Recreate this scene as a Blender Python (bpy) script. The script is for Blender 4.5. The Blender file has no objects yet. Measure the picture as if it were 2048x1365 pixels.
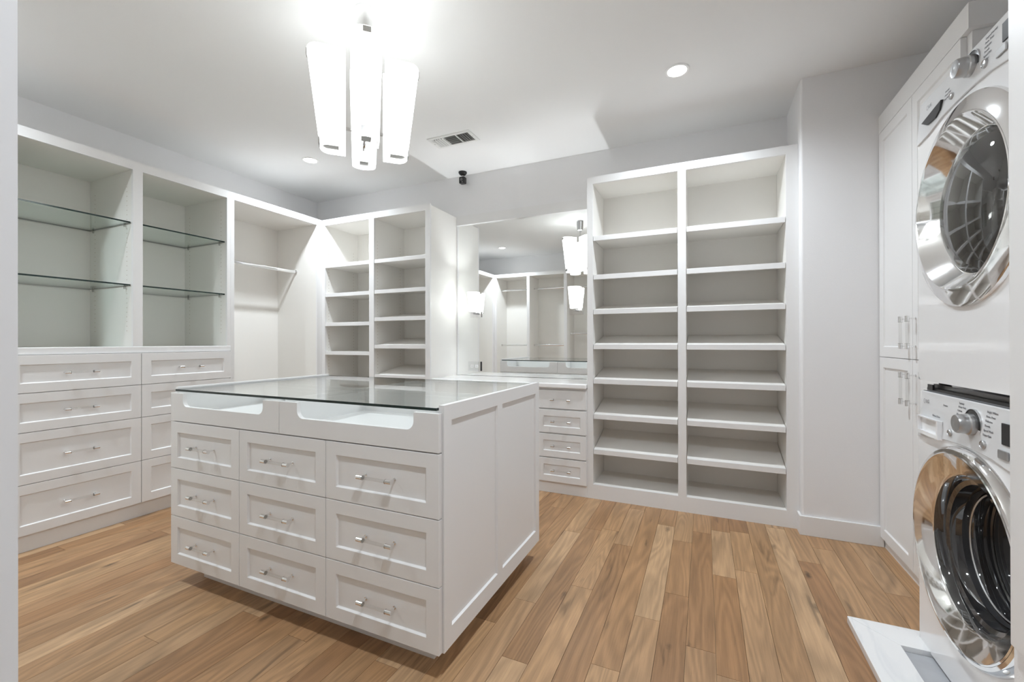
import bpy, bmesh, math, random
from mathutils import Vector, Matrix
random.seed(7)
PI = math.pi
S = bpy.context.scene
COL = S.collection

# ------------------------------------------------------------------ camera
cam_d = bpy.data.cameras.new('camera')
cam_d.sensor_fit = 'HORIZONTAL'; cam_d.sensor_width = 36.0
cam_d.lens = 859.085 / 2048 * 36.0
cam_d.clip_start = 0.02; cam_d.clip_end = 60
cam = bpy.data.objects.new('camera', cam_d); COL.objects.link(cam)
_yaw, _pit, _rol = 0.421374, 0.0020705, -0.0014833
fw = Vector((-math.sin(_yaw)*math.cos(_pit), math.cos(_yaw)*math.cos(_pit), math.sin(_pit)))
r0 = Vector((math.cos(_yaw), math.sin(_yaw), 0)); u0 = r0.cross(fw)
rr = r0*math.cos(_rol) + u0*math.sin(_rol); uu = u0*math.cos(_rol) - r0*math.sin(_rol)
M = Matrix(((rr.x, uu.x, -fw.x, 0), (rr.y, uu.y, -fw.y, 0), (rr.z, uu.z, -fw.z, 1.2), (0, 0, 0, 1)))
cam.matrix_world = M
S.camera = cam

# ------------------------------------------------------------------ world, exposure
w = bpy.data.worlds.new('world'); S.world = w; w.use_nodes = True
w.node_tree.nodes['Background'].inputs[0].default_value = (0.9, 0.93, 1.0, 1)
w.node_tree.nodes['Background'].inputs[1].default_value = 0.0
S.view_settings.view_transform = 'Standard'
S.view_settings.look = 'None'
S.view_settings.exposure = 0.46
S.view_settings.gamma = 1.0
S.view_settings.use_curve_mapping = False

P_DOWN = 26.0      # downlight spot power
P_BULB = 0.25       # chandelier bulb power (each)
P_SCON = 15.0       # sconce bulb power
E_SHADE = 2.2      # glow of the opal glass shades
CEIL = 2.84
S.cycles.max_bounces = 16; S.cycles.diffuse_bounces = 10; S.cycles.glossy_bounces = 6; S.cycles.transparent_max_bounces = 16

# ------------------------------------------------------------------ materials
def nm(name):
    m = bpy.data.materials.new(name); m.use_nodes = True
    nt = m.node_tree; nt.nodes.clear()
    out = nt.nodes.new('ShaderNodeOutputMaterial')
    return m, nt, out
def principled(name, col, rough=0.5, metal=0.0, coat=0.0, bump=0.0, bscale=200.0, spec=0.5, var=0.0, vscale=3.0):
    m, nt, out = nm(name)
    b = nt.nodes.new('ShaderNodeBsdfPrincipled')
    b.inputs['Base Color'].default_value = (*col, 1); b.inputs['Roughness'].default_value = rough
    b.inputs['Metallic'].default_value = metal; b.inputs['Coat Weight'].default_value = coat
    b.inputs['Specular IOR Level'].default_value = spec
    nt.links.new(b.outputs[0], out.inputs[0])
    tc = nt.nodes.new('ShaderNodeTexCoord')
    if bump > 0:
        n = nt.nodes.new('ShaderNodeTexNoise'); n.inputs['Scale'].default_value = bscale; n.inputs['Detail'].default_value = 3
        bp = nt.nodes.new('ShaderNodeBump'); bp.inputs['Strength'].default_value = bump; bp.inputs['Distance'].default_value = 0.002
        nt.links.new(tc.outputs['Object'], n.inputs['Vector']); nt.links.new(n.outputs['Fac'], bp.inputs['Height'])
        nt.links.new(bp.outputs[0], b.inputs['Normal'])
    if var > 0:
        n = nt.nodes.new('ShaderNodeTexNoise'); n.inputs['Scale'].default_value = vscale; n.inputs['Detail'].default_value = 4
        mx = nt.nodes.new('ShaderNodeMix'); mx.data_type = 'RGBA'
        mx.inputs[6].default_value = (*[c*(1-var) for c in col], 1); mx.inputs[7].default_value = (*[min(1, c*(1+var)) for c in col], 1)
        nt.links.new(tc.outputs['Object'], n.inputs['Vector']); nt.links.new(n.outputs['Fac'], mx.inputs[0])
        nt.links.new(mx.outputs[2], b.inputs['Base Color'])
    return m
M_ = {}
M_['cab'] = principled('white_lacquer', (0.765, 0.76, 0.757), 0.38, var=0.012, vscale=2.0)
M_['inner'] = principled('white_melamine', (0.79, 0.775, 0.745), 0.5, var=0.015, vscale=2.0)
M_['wall'] = principled('wall_paint', (0.785, 0.78, 0.787), 0.85, bump=0.25, bscale=260)
M_['ceil'] = principled('ceiling_paint', (0.81, 0.81, 0.81), 0.9, bump=0.12, bscale=220)
M_['jamb'] = principled('jamb_paint', (0.775, 0.775, 0.785), 0.5)
M_['chrome'] = principled('chrome', (0.86, 0.86, 0.86), 0.07, metal=1.0)
M_['nickel'] = principled('brushed_nickel', (0.55, 0.545, 0.53), 0.22, metal=1.0)
M_['darkring'] = principled('dark_ring', (0.03, 0.03, 0.03), 0.3)
M_['black'] = principled('black_plastic', (0.012, 0.012, 0.013), 0.32)
M_['mirror'] = principled('mirror_silver', (0.93, 0.94, 0.935), 0.0, metal=1.0)
M_['enamel'] = principled('white_enamel', (0.86, 0.86, 0.87), 0.12, coat=0.5)
M_['panelgrey'] = principled('control_panel_plastic', (0.70, 0.705, 0.715), 0.22, coat=0.3)
M_['silver'] = principled('silver_plastic', (0.5, 0.5, 0.5), 0.3, metal=0.85)
M_['darkglass'] = principled('dark_door_glass', (0.018, 0.018, 0.019), 0.03, coat=1.0, spec=0.9)
M_['smoke'] = principled('smoked_glass', (0.035, 0.033, 0.03), 0.02, spec=0.9)
M_['rubber'] = principled('grey_rubber', (0.03, 0.03, 0.032), 0.28, coat=0.5)
M_['ink'] = principled('grey_print', (0.17, 0.17, 0.18), 0.6)
M_['hole'] = principled('bare_board_core', (0.40, 0.32, 0.23), 0.8)
M_['plate'] = principled('mirrored_plate', (0.82, 0.83, 0.83), 0.06, metal=1.0)
M_['duct'] = principled('galvanised_duct', (0.50, 0.50, 0.49), 0.45, metal=0.6)
M_['slat'] = principled('vent_enamel', (0.74, 0.74, 0.73), 0.4)
M_['blue'] = principled('sticker_blue', (0.12, 0.22, 0.38), 0.5)
M_['orange'] = principled('sticker_orange', (0.65, 0.38, 0.16), 0.5)

def glass_sheet(name, tint, gl=1.0):
    m, nt, out = nm(name)
    t = nt.nodes.new('ShaderNodeBsdfTransparent'); t.inputs[0].default_value = (*tint, 1)
    g = nt.nodes.new('ShaderNodeBsdfGlossy'); g.inputs['Color'].default_value = (gl, gl, gl, 1); g.inputs['Roughness'].default_value = 0.0
    f = nt.nodes.new('ShaderNodeFresnel')
    ge = nt.nodes.new('ShaderNodeNewGeometry'); io = nt.nodes.new('ShaderNodeMapRange')     # same IOR on both faces of a thin sheet
    io.inputs[3].default_value = 1.5; io.inputs[4].default_value = 1/1.5
    nt.links.new(ge.outputs['Backfacing'], io.inputs[0]); nt.links.new(io.outputs[0], f.inputs[0])
    mx = nt.nodes.new('ShaderNodeMixShader')
    nt.links.new(f.outputs[0], mx.inputs[0]); nt.links.new(t.outputs[0], mx.inputs[1]); nt.links.new(g.outputs[0], mx.inputs[2])
    nt.links.new(mx.outputs[0], out.inputs[0])
    return m
M_['glass'] = glass_sheet('clear_glass', (0.91, 0.96, 0.945))
M_['topglass'] = glass_sheet('clear_table_glass', (0.965, 0.98, 0.972))
M_['acrylic'] = glass_sheet('clear_acrylic', (0.93, 0.93, 0.925))
M_['glassedge'] = principled('green_glass_edge', (0.010, 0.024, 0.021), 0.15)

def lamp_shade(name, e):
    m, nt, out = nm(name)
    d = nt.nodes.new('ShaderNodeBsdfDiffuse'); d.inputs[0].default_value = (0.9, 0.9, 0.89, 1)
    t = nt.nodes.new('ShaderNodeBsdfTranslucent'); t.inputs[0].default_value = (0.92, 0.92, 0.9, 1)
    em = nt.nodes.new('ShaderNodeEmission'); em.inputs[0].default_value = (0.93, 0.975, 1.0, 1); em.inputs[1].default_value = e
    mx = nt.nodes.new('ShaderNodeMixShader'); mx.inputs[0].default_value = 0.5
    ad = nt.nodes.new('ShaderNodeAddShader')
    nt.links.new(d.outputs[0], mx.inputs[1]); nt.links.new(t.outputs[0], mx.inputs[2])
    nt.links.new(mx.outputs[0], ad.inputs[0]); nt.links.new(em.outputs[0], ad.inputs[1])
    nt.links.new(ad.outputs[0], out.inputs[0])
    return m
M_['shade'] = lamp_shade('opal_glass', 1.35)
M_['sshade'] = lamp_shade('opal_glass_sconce', 1.2)
def emis(name, col, e):
    m, nt, out = nm(name)
    em = nt.nodes.new('ShaderNodeEmission'); em.inputs[0].default_value = (*col, 1); em.inputs[1].default_value = e
    nt.links.new(em.outputs[0], out.inputs[0]); return m
M_['lens'] = emis('downlight_lens', (1.0, 0.99, 0.97), 12.0)

def wood():
    m, nt, out = nm('oak_planks')
    N = nt.nodes.new; L = nt.links.new
    b = N('ShaderNodeBsdfPrincipled'); L(b.outputs[0], out.inputs[0])
    tc = N('ShaderNodeTexCoord'); oi = N('ShaderNodeObjectInfo')
    mul = N('ShaderNodeVectorMath'); mul.operation = 'SCALE'; mul.inputs[0].default_value = (37.3, 91.7, 13.1); L(oi.outputs['Random'], mul.inputs['Scale'])
    add = N('ShaderNodeVectorMath'); add.operation = 'ADD'; L(tc.outputs['Object'], add.inputs[0]); L(mul.outputs[0], add.inputs[1])
    def mapped(sx, sy, sz):
        mp = N('ShaderNodeMapping'); mp.inputs['Scale'].default_value = (sx, sy, sz); L(add.outputs[0], mp.inputs[0]); return mp
    def noise(mp, sc, det, dist=0.0, rough=0.55):
        n = N('ShaderNodeTexNoise'); n.inputs['Scale'].default_value = sc; n.inputs['Detail'].default_value = det
        n.inputs['Distortion'].default_value = dist; n.inputs['Roughness'].default_value = rough; L(mp.outputs[0], n.inputs['Vector']); return n
    # base tone of each board
    ramp = N('ShaderNodeValToRGB'); L(oi.outputs['Random'], ramp.inputs[0])
    cr = ramp.color_ramp; cr.interpolation = 'LINEAR'
    tones = [(0.0, (0.365, 0.195, 0.092)), (0.16, (0.48, 0.285, 0.145)), (0.34, (0.40, 0.215, 0.100)), (0.5, (0.575, 0.372, 0.21)),
             (0.66, (0.44, 0.245, 0.118)), (0.82, (0.54, 0.33, 0.172)), (1.0, (0.39, 0.21, 0.10))]
    cr.elements[0].position = 0; cr.elements[0].color = (*tones[0][1], 1); cr.elements[1].position = 1; cr.elements[1].color = (*tones[-1][1], 1)
    for p, c in tones[1:-1]:
        e = cr.elements.new(p); e.color = (*c, 1)
    # broad colour drift
    n1 = noise(mapped(6, 0.9, 1), 1.6, 3, 0.8)
    r1 = N('ShaderNodeMapRange'); r1.inputs[1].default_value = 0.3; r1.inputs[2].default_value = 0.7; r1.inputs[3].default_value = 0.86; r1.inputs[4].default_value = 1.13; L(n1.outputs['Fac'], r1.inputs[0])
    # cathedral grain: warped rings stretched along the board
    n2 = noise(mapped(5.0, 0.55, 1), 1.3, 1.5, 0.3)
    sn = N('ShaderNodeMath'); sn.operation = 'MULTIPLY'; sn.inputs[1].default_value = 95.0; L(n2.outputs['Fac'], sn.inputs[0])
    si = N('ShaderNodeMath'); si.operation = 'SINE'; L(sn.outputs[0], si.inputs[0])
    r2 = N('ShaderNodeMapRange'); r2.inputs[1].default_value = -1; r2.inputs[2].default_value = 1; r2.inputs[3].default_value = 0.84; r2.inputs[4].default_value = 1.06; L(si.outputs[0], r2.inputs[0])
    # fine pores
    n3 = noise(mapped(150, 5, 1), 1.0, 3, 0.0, 0.7)
    r3 = N('ShaderNodeMapRange'); r3.inputs[1].default_value = 0.3; r3.inputs[2].default_value = 0.7; r3.inputs[3].default_value = 0.84; r3.inputs[4].default_value = 1.10; L(n3.outputs['Fac'], r3.inputs[0])
    # sparse mineral streaks / knots
    n4 = noise(mapped(15, 1.5, 1), 1.0, 3, 1.2, 0.5)
    r4 = N('ShaderNodeMapRange'); r4.inputs[1].default_value = 0.62; r4.inputs[2].default_value = 0.76; r4.inputs[3].default_value = 1.0; r4.inputs[4].default_value = 0.42; L(n4.outputs['Fac'], r4.inputs[0])
    vo = N('ShaderNodeTexVoronoi'); vo.inputs['Scale'].default_value = 1.0; mpv = mapped(6.5, 2.4, 1); L(mpv.outputs[0], vo.inputs['Vector'])
    nk = noise(mapped(40, 30, 1), 1.0, 2)
    vk = N('ShaderNodeMath'); vk.operation = 'MULTIPLY_ADD'; vk.inputs[1].default_value = 0.10; L(nk.outputs['Fac'], vk.inputs[0]); L(vo.outputs['Distance'], vk.inputs[2])
    r5 = N('ShaderNodeMapRange'); r5.inputs[1].default_value = 0.07; r5.inputs[2].default_value = 0.17; r5.inputs[3].default_value = 0.30; r5.inputs[4].default_value = 1.0; L(vk.outputs[0], r5.inputs[0])
    def mulv(a, bb):
        q = N('ShaderNodeMath'); q.operation = 'MULTIPLY'; L(a, q.inputs[0]); L(bb, q.inputs[1]); return q.outputs[0]
    tone = N('ShaderNodeValue'); tone.outputs[0].default_value = 0.84
    f = mulv(mulv(mulv(r1.outputs[0], r2.outputs[0]), mulv(r3.outputs[0], r4.outputs[0])), r5.outputs[0])
    sc = N('ShaderNodeVectorMath'); sc.operation = 'SCALE'; L(ramp.outputs[0], sc.inputs[0]); L(mulv(f, tone.outputs[0]), sc.inputs['Scale'])
    L(sc.outputs[0], b.inputs['Base Color'])
    rg = N('ShaderNodeMapRange'); rg.inputs[3].default_value = 0.34; rg.inputs[4].default_value = 0.5; L(n3.outputs['Fac'], rg.inputs[0]); L(rg.outputs[0], b.inputs['Roughness'])
    bp = N('ShaderNodeBump'); bp.inputs['Strength'].default_value = 0.12; bp.inputs['Distance'].default_value = 0.001; L(n3.outputs['Fac'], bp.inputs['Height']); L(bp.outputs[0], b.inputs['Normal'])
    return m
M_['wood'] = wood()
M_['subfloor'] = principled('subfloor', (0.42, 0.31, 0.20), 0.8)

def marble():
    m, nt, out = nm('white_marble')
    N = nt.nodes.new; L = nt.links.new
    b = N('ShaderNodeBsdfPrincipled'); L(b.outputs[0], out.inputs[0]); b.inputs['Roughness'].default_value = 0.14; b.inputs['Coat Weight'].default_value = 0.3
    tc = N('ShaderNodeTexCoord'); mp = N('ShaderNodeMapping'); mp.inputs['Scale'].default_value = (3.0, 1.0, 3.0); mp.inputs['Rotation'].default_value = (0, 0, 0.3); L(tc.outputs['Object'], mp.inputs[0])
    n = N('ShaderNodeTexNoise'); n.inputs['Scale'].default_value = 2.6; n.inputs['Detail'].default_value = 6; n.inputs['Distortion'].default_value = 0.8; L(mp.outputs[0], n.inputs['Vector'])
    a = N('ShaderNodeMath'); a.operation = 'SUBTRACT'; a.inputs[1].default_value = 0.5; L(n.outputs['Fac'], a.inputs[0])
    c = N('ShaderNodeMath'); c.operation = 'ABSOLUTE'; L(a.outputs[0], c.inputs[0])
    r = N('ShaderNodeValToRGB'); L(c.outputs[0], r.inputs[0])
    r.color_ramp.elements[0].color = (0.76, 0.765, 0.775, 1); r.color_ramp.elements[1].position = 0.05; r.color_ramp.elements[1].color = (0.82, 0.82, 0.82, 1)
    L(r.outputs[0], b.inputs['Base Color']); return m
M_['marble'] = marble()
M_['quartz'] = principled('white_quartz', (0.87, 0.87, 0.87), 0.12, coat=0.3, var=0.02, vscale=4)
M_['greymarble'] = principled('grey_marble', (0.42, 0.43, 0.45), 0.15, var=0.18, vscale=9)

# ------------------------------------------------------------------ geometry helper
class G:
    def __init__(s): s.v = []; s.f = []; s.m = []
    def add(s, vs, fs, mi=0):
        o = len(s.v); s.v += [tuple(p) for p in vs]; s.f += [[i+o for i in f] for f in fs]; s.m += [mi]*len(fs); return s
    def box(s, x0, x1, y0, y1, z0, z1, mi=0):
        x0, x1 = min(x0, x1), max(x0, x1); y0, y1 = min(y0, y1), max(y0, y1); z0, z1 = min(z0, z1), max(z0, z1)
        return s.add([(x0,y0,z0),(x1,y0,z0),(x1,y1,z0),(x0,y1,z0),(x0,y0,z1),(x1,y0,z1),(x1,y1,z1),(x0,y1,z1)],
                     [(0,3,2,1),(4,5,6,7),(0,1,5,4),(1,2,6,5),(2,3,7,6),(3,0,4,7)], mi)
    def cyl(s, p0, p1, r, n=12, mi=0, r1=None, caps=True):
        p0 = Vector(p0); p1 = Vector(p1); d = (p1-p0).normalized()
        a = Vector((0,0,1)) if abs(d.z) < 0.9 else Vector((1,0,0))
        e1 = d.cross(a).normalized(); e2 = d.cross(e1); r1 = r if r1 is None else r1
        vs = []
        for p, q in ((p0, r), (p1, r1)):
            for k in range(n):
                t = 2*PI*k/n; vs.append(p + e1*math.cos(t)*q + e2*math.sin(t)*q)
        fs = [(k, n+k, n+(k+1) % n, (k+1) % n) for k in range(n)]
        if caps: fs += [tuple(range(n)), tuple(range(2*n-1, n-1, -1))]
        return s.add(vs, fs, mi)
    def prism(s, poly, y0, y1, mi=0):
        """polygon of (x,z) extruded along y"""
        n = len(poly); vs = [(x, y0, z) for x, z in poly] + [(x, y1, z) for x, z in poly]
        fs = [tuple(range(n)), tuple(range(2*n-1, n-1, -1))] + [(k, n+k, n+(k+1) % n, (k+1) % n) for k in range(n)]
        return s.add(vs, fs, mi)
    def lathe(s, prof, cx, cz, n=64, mi=0):
        """profile of (r, y) turned about the local y axis through (cx, cz)"""
        o = len(s.v)
        for r, y in prof:
            for k in range(n):
                t = 2*PI*k/n; s.v.append((cx + r*math.cos(t), y, cz + r*math.sin(t)))
        for i in range(len(prof)-1):
            for k in range(n):
                s.f.append([o+i*n+k, o+i*n+(k+1) % n, o+(i+1)*n+(k+1) % n, o+(i+1)*n+k]); s.m.append(mi)
        return s
    def lathez(s, prof, cx, cy, n=32, mi=0):
        o = len(s.v)
        for r, z in prof:
            for k in range(n):
                t = 2*PI*k/n; s.v.append((cx + r*math.cos(t), cy + r*math.sin(t), z))
        for i in range(len(prof)-1):
            for k in range(n):
                s.f.append([o+i*n+k, o+i*n+(k+1) % n, o+(i+1)*n+(k+1) % n, o+(i+1)*n+k]); s.m.append(mi)
        return s
    def shaker(s, x0, x1, z0, z1, y0=0.0, t=0.02, fr=0.055, rec=0.009, sl=0.004, fz=None):
        fz = fr if fz is None else fz
        def rect(a, bz, y): return [(x0+a, y, z0+bz), (x1-a, y, z0+bz), (x1-a, y, z1-bz), (x0+a, y, z1-bz)]
        vs = rect(0,0,y0) + rect(fr,fz,y0) + rect(fr+sl,fz+sl,y0+rec) + rect(0,0,y0+t)
        fs = []
        for k in range(4):
            j = (k+1) % 4
            fs += [(k, j, 4+j, 4+k), (4+k, 4+j, 8+j, 8+k), (k, 12+k, 12+j, j)]
        fs += [(8,9,10,11), (15,14,13,12)]
        return s.add(vs, fs)
    def mesh(s, name, mats, smooth=False):
        me = bpy.data.meshes.new(name); me.from_pydata(s.v, [], s.f)
        for m in mats: me.materials.append(m)
        for p, mi in zip(me.polygons, s.m): p.material_index = mi
        if smooth:
            me.polygons.foreach_set('use_smooth', [True]*len(me.polygons)); me.set_sharp_from_angle(angle=math.radians(35))
        me.update(); return me

def mat(x): return x if not isinstance(x, str) else M_[x]
def link(name, data, parent=None, loc=(0,0,0), rotz=0.0, rot=None):
    o = bpy.data.objects.new(name, data); COL.objects.link(o)
    o.location = loc; o.rotation_euler = rot if rot else (0, 0, rotz)
    if parent is not None: o.parent = parent
    return o
def obj(name, g, mats, parent=None, smooth=False, bevel=0.0, seg=2, **k):
    if not isinstance(mats, (list, tuple)): mats = [mats]
    me = g if isinstance(g, bpy.types.Mesh) else g.mesh(name, [mat(x) for x in mats], smooth)
    if not isinstance(g, bpy.types.Mesh):
        bm = bmesh.new(); bm.from_mesh(me); bmesh.ops.recalc_face_normals(bm, faces=bm.faces); bm.to_mesh(me); bm.free()
        if smooth: me.set_sharp_from_angle(angle=math.radians(35))
    o = link(name, me, parent, **k)
    if bevel > 0:
        b = o.modifiers.new('bevel', 'BEVEL'); b.width = bevel; b.segments = seg; b.limit_method = 'ANGLE'; b.angle_limit = math.radians(40)
    return o
def tag(o, label, cat, group=None):
    o['label'] = label; o['category'] = cat
    if group: o['group'] = group
    return o
def thing(name, label, cat, loc=(0,0,0), rotz=0.0, group=None):
    return tag(link(name, None, None, loc, rotz), label, cat, group)
def struct(name, g, mats, parent=None, **k):
    o = obj(name, g, mats, parent, **k)
    if parent is None: o['kind'] = 'structure'
    return o
def stuff(o): o['kind'] = 'stuff'; return o

# ------------------------------------------------------------------ room shell
XW, YW, YF, XR = -4.155, 3.67, -0.30, 1.62      # left wall, back wall, front wall, right wall
floor = struct('floor', G().box(XW-0.1, XR+0.1, -2.1, YW+0.1, -0.06, -0.012), 'subfloor')
PW, X0 = 0.1065, -0.07
k0 = int(math.floor((XW - X0)/PW)); k1 = int(math.ceil((XR - X0)/PW))
for k in range(k0, k1):
    xa, xb = X0+k*PW, X0+(k+1)*PW
    hidden_row = xb < -3.60 or xa > 1.0
    if hidden_row: continue
    y = -0.62 - random.random()*0.9
    yend = 3.665 if -2.26 < (xa+xb)/2 < -1.20 else 3.30
    while y < yend-0.02:
        ln = random.choice([0.55, 0.75, 0.95, 1.2, 1.5, 1.85])*random.uniform(0.9, 1.1)
        ye = y+ln
        if ye > -0.35:
            gp = 0.0007
            g = G().box(xa+gp, xb-gp, y+gp, min(ye, yend)-gp, -0.012, 0.0)
            obj('plank', g, 'wood', floor)
        y = ye
VX0, VX1, VY0, VY1 = -1.850-0.165, -1.850+0.165, 2.975-0.066, 2.975+0.066      # vent opening
struct('ceiling', G().box(XW-0.1, VX0, -2.1, YW+0.1, CEIL, CEIL+0.1).box(VX1, XR+0.1, -2.1, YW+0.1, CEIL, CEIL+0.1)
       .box(VX0, VX1, -2.1, VY0, CEIL, CEIL+0.1).box(VX0, VX1, VY1, YW+0.1, CEIL, CEIL+0.1), 'ceil')
struct('wall_left', G().box(XW-0.1, XW, -2.1, YW+0.1, -0.01, CEIL+0.01), 'wall')
struct('wall_back', G().box(XW, 0.55, YW, YW+0.1, -0.01, CEIL+0.01), 'wall')
struct('wall_column', G().box(0.55, XR, 3.182, YW+0.1, -0.01, CEIL+0.01), 'wall', bevel=0.012, seg=3)
struct('wall_right', G().box(XR, XR+0.1, -2.1, 3.2, -0.01, CEIL+0.01), 'wall')
struct('wall_front', G().box(XW, -0.575, YF-0.1, YF, -0.01, CEIL+0.01), 'wall')
struct('wall_entry', G().box(-0.70, -0.60, -2.0, YF-0.1, -0.01, CEIL+0.01), 'wall')
struct('wall_entry_end', G().box(-0.70, XR, -2.1, -2.0, -0.01, CEIL+0.01), 'wall')
struct('wall_entry_right', G().box(0.662, XR, -2.0, 1.404, -0.01, CEIL+0.01), 'wall')
struct('baseboard_back', G().box(0.536, 0.952, 3.166, 3.182, 0, 0.118).box(0.536, 0.55, 3.182, 3.2545, 0, 0.118), 'cab', bevel=0.002)
struct('trim_1', G().box(0.640, 0.662, -0.3, 1.371, 0.503, CEIL), 'cab', bevel=0.002)
# slightly out-of-plumb jamb panel at the end of the hanging cabinets
g = G()
vs = []
for z, xx in ((0.0, -0.5625), (2.838, -0.5745)):
    vs += [(xx-0.022, -0.30, z), (xx, -0.30, z), (xx, 0.172, z), (xx-0.022, 0.172, z)]
g.add(vs, [(0,3,2,1),(4,5,6,7),(0,1,5,4),(1,2,6,5),(2,3,7,6),(3,0,4,7)])
struct('trim_2', g, 'jamb')

# ------------------------------------------------------------------ handles (shared meshes)
def handle_mesh(name, cc=0.137, out=0.034, vertical=False):
    g = G(); a = cc/2
    for sx in (-1, 1):
        x = sx*a
        g.cyl((x, 0.0, 0), (x, -out, 0), 0.0036, 10, 0)
        g.cyl((x, 0.0, 0), (x, -0.003, 0), 0.0065, 12, 0)
        g.cyl((x-0.013, -out, 0), (x+0.013, -out, 0), 0.0088, 16, 0)
        g.cyl((x-sx*0.0135, -out, 0), (x-sx*0.0155, -out, 0), 0.0092, 16, 2)
    g.cyl((-a+0.0155, -out, 0), (a-0.0155, -out, 0), 0.0066, 14, 1)
    if vertical: g.v = [(z, y, x) for x, y, z in g.v]
    me = g.mesh(name, [M_['chrome'], M_['acrylic'], M_['nickel']], smooth=True)
    bm = bmesh.new(); bm.from_mesh(me); bmesh.ops.recalc_face_normals(bm, faces=bm.faces); bm.to_mesh(me); bm.free()
    me.set_sharp_from_angle(angle=math.radians(35))
    return me
H_ME = handle_mesh('bar_handle'); HV_ME = handle_mesh('bar_handle_upright', vertical=True)
def drawer(parent, x0, x1, z0, z1, y=0.0, t=0.02, slab=False, fr=0.055, fz=None, gap=0.0016, handle=True, hz=None, rotz=0.0):
    cx = (x0+x1)/2; ww = (x1-x0)/2-gap
    g = G()
    if slab: g.box(-ww, ww, 0, t, gap, z1-z0-gap)
    else: g.shaker(-ww, ww, gap, z1-z0-gap, 0, t, fr, fz=fz)
    o = obj('drawer', g, 'cab', parent, bevel=0.0012, loc=(cx, y, z0), rotz=rotz)
    if handle:
        h = link('handle', H_ME, o, (0, 0.0 if slab else 0.009, (z1-z0)/2 if hz is None else hz)); h['label'] = 'clear rod handle with chrome ends'
    return o

# ------------------------------------------------------------------ built-in units (local frame: x = width, y = depth, front at y=0)
def open_unit(name, label, cat, loc, rotz, W, H, D, sl, sr, rail, base, floor_z, group=None, mids=(), carcass_from=0.0, stile_from=None):
    """face-framed open cabinet; mids = list of (x0, x1) middle stiles"""
    t = thing(name, label, cat, loc, rotz, group)
    T = 0.018
    g = G()
    g.box(0.001, sl-0.0005, 0.0195, D, carcass_from, H-0.012)
    g.box(W-sr+0.0005, W-0.001, 0.0195, D, carcass_from, H-0.012)
    g.box(sl, W-sr, D-0.012, D, carcass_from, H-0.012)
    g.box(sl, W-sr, 0.0195, D-0.0125, H-rail+0.0005, H-0.012)
    for a, b in mids: g.box(a+0.0005, b-0.0005, 0.0195, D-0.0125, carcass_from, H-rail)
    obj('body', g, 'inner', t)
    f = G()
    sb = base if stile_from is None else stile_from
    f.box(0, sl, 0, 0.019, sb, H-rail); f.box(W-sr, W, 0, 0.019, sb, H-rail); f.box(0, W, 0, 0.019, H-rail, H)
    for a, b in mids: f.box(a, b, 0, 0.019, base, H-rail)
    if base > 0: f.box(0, W, 0, 0.019, 0, base)
    obj('face_frame', f, 'cab', t)
    if floor_z is not None:
        b = G().box(sl, W-sr, 0.0195, D-0.0125, floor_z-0.02, floor_z)
        obj('bottom_panel', b, 'inner', t)
    return t
def pin_holes(t, spots):
    """spots: (x, y, z0, z1, normal_sign)"""
    g = G(); r = 0.0034
    for x, y, z0, z1, sgn in spots:
        z = z0
        while z < z1:
            g.add([(x, y+r*math.cos(2*PI*k/6), z+r*math.sin(2*PI*k/6)) for k in range(6)], [tuple(range(6))]); z += 0.032
    stuff(obj('pin_holes', g, 'hole', t))
def glass_shelf(t, x0, x1, y0, y1, z, th=0.010):
    g = G().box(x0, x1, y0, y1, z-th, z)
    g.m = [0, 0, 1, 1, 1, 1]
    o = obj('glass_shelf', g, ['glass', 'glassedge'], t)
    for px in (x0+0.006, x1-0.006):
        for py in (y0+0.06, y1-0.06):
            obj('shelf_pin', G().box(px-0.005, px+0.005, py-0.003, py+0.003, z-th-0.02, z-th), 'nickel', o)
    return o
def rod(t, x0, x1, y, z, r=0.0125):
    g = G(); g.cyl((x0, y, z), (x1, y, z), r, 18)
    g.v = [(a, y+(b-y)*0.75, z+(c-z)*1.3) for a, b, c in g.v]       # oval wardrobe tube
    o = obj('hanging_rod', g, 'chrome', t, smooth=True)
    for a, b in ((x0, x0+0.006), (x1-0.006, x1)):
        obj('rod_socket', G().cyl((a, y, z), (b, y, z), 0.021, 18), 'chrome', o, smooth=True)
    return o

# ---- left wall
XL, HT = -3.555, 2.442
DL = 0.585
R90 = PI/2
# A: glass shelves over four drawers
ZD = [0.097, 0.387, 0.684, 0.909, 1.129]
def glass_cab(label, ya, yb, oa, ob, da, db):
    W = yb-ya
    t = open_unit('display_cabinet', label, 'cabinet', (XL, ya, 0), R90, W, HT, DL, oa-ya, yb-ob, 0.060, 0.0, 1.1715, group=None, carcass_from=1.172, stile_from=1.172)
    lo = G().box(0.001, W-0.001, 0.0195, DL, 0.0, 1.125)
    obj('drawer_case', lo, 'inner', t)
    obj('kick_board', G().box(0, W, 0.0, 0.019, 0, 0.097), 'cab', t)
    # continuous stile behind the drawers is hidden by the fronts
    for i in range(4):
        drawer(t, da-ya, db-ya, ZD[i], ZD[i+1], y=-0.02)
    for z in (2.026, 1.598): glass_shelf(t, oa-ya+0.004, ob-ya-0.004, 0.022, DL-0.02, z)
    pin_holes(t, [(ob-ya-0.0008, 0.075, 1.28, 2.28, -1), (ob-ya-0.0008, 0.50, 1.28, 2.28, -1), (oa-ya+0.0008, 0.075, 1.28, 2.28, 1), (oa-ya+0.0008, 0.50, 1.28, 2.28, 1)])
    return t
glass_cab('white built-in cabinet with two glass shelves over four drawers, farther from the shelf tower', 1.012, 1.655, 1.040, 1.615, 1.022, 1.655)
glass_cab('white built-in cabinet with two glass shelves over four drawers, nearer the shelf tower', 1.655, 2.276, 1.671, 2.247, 1.655, 2.268)
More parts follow.
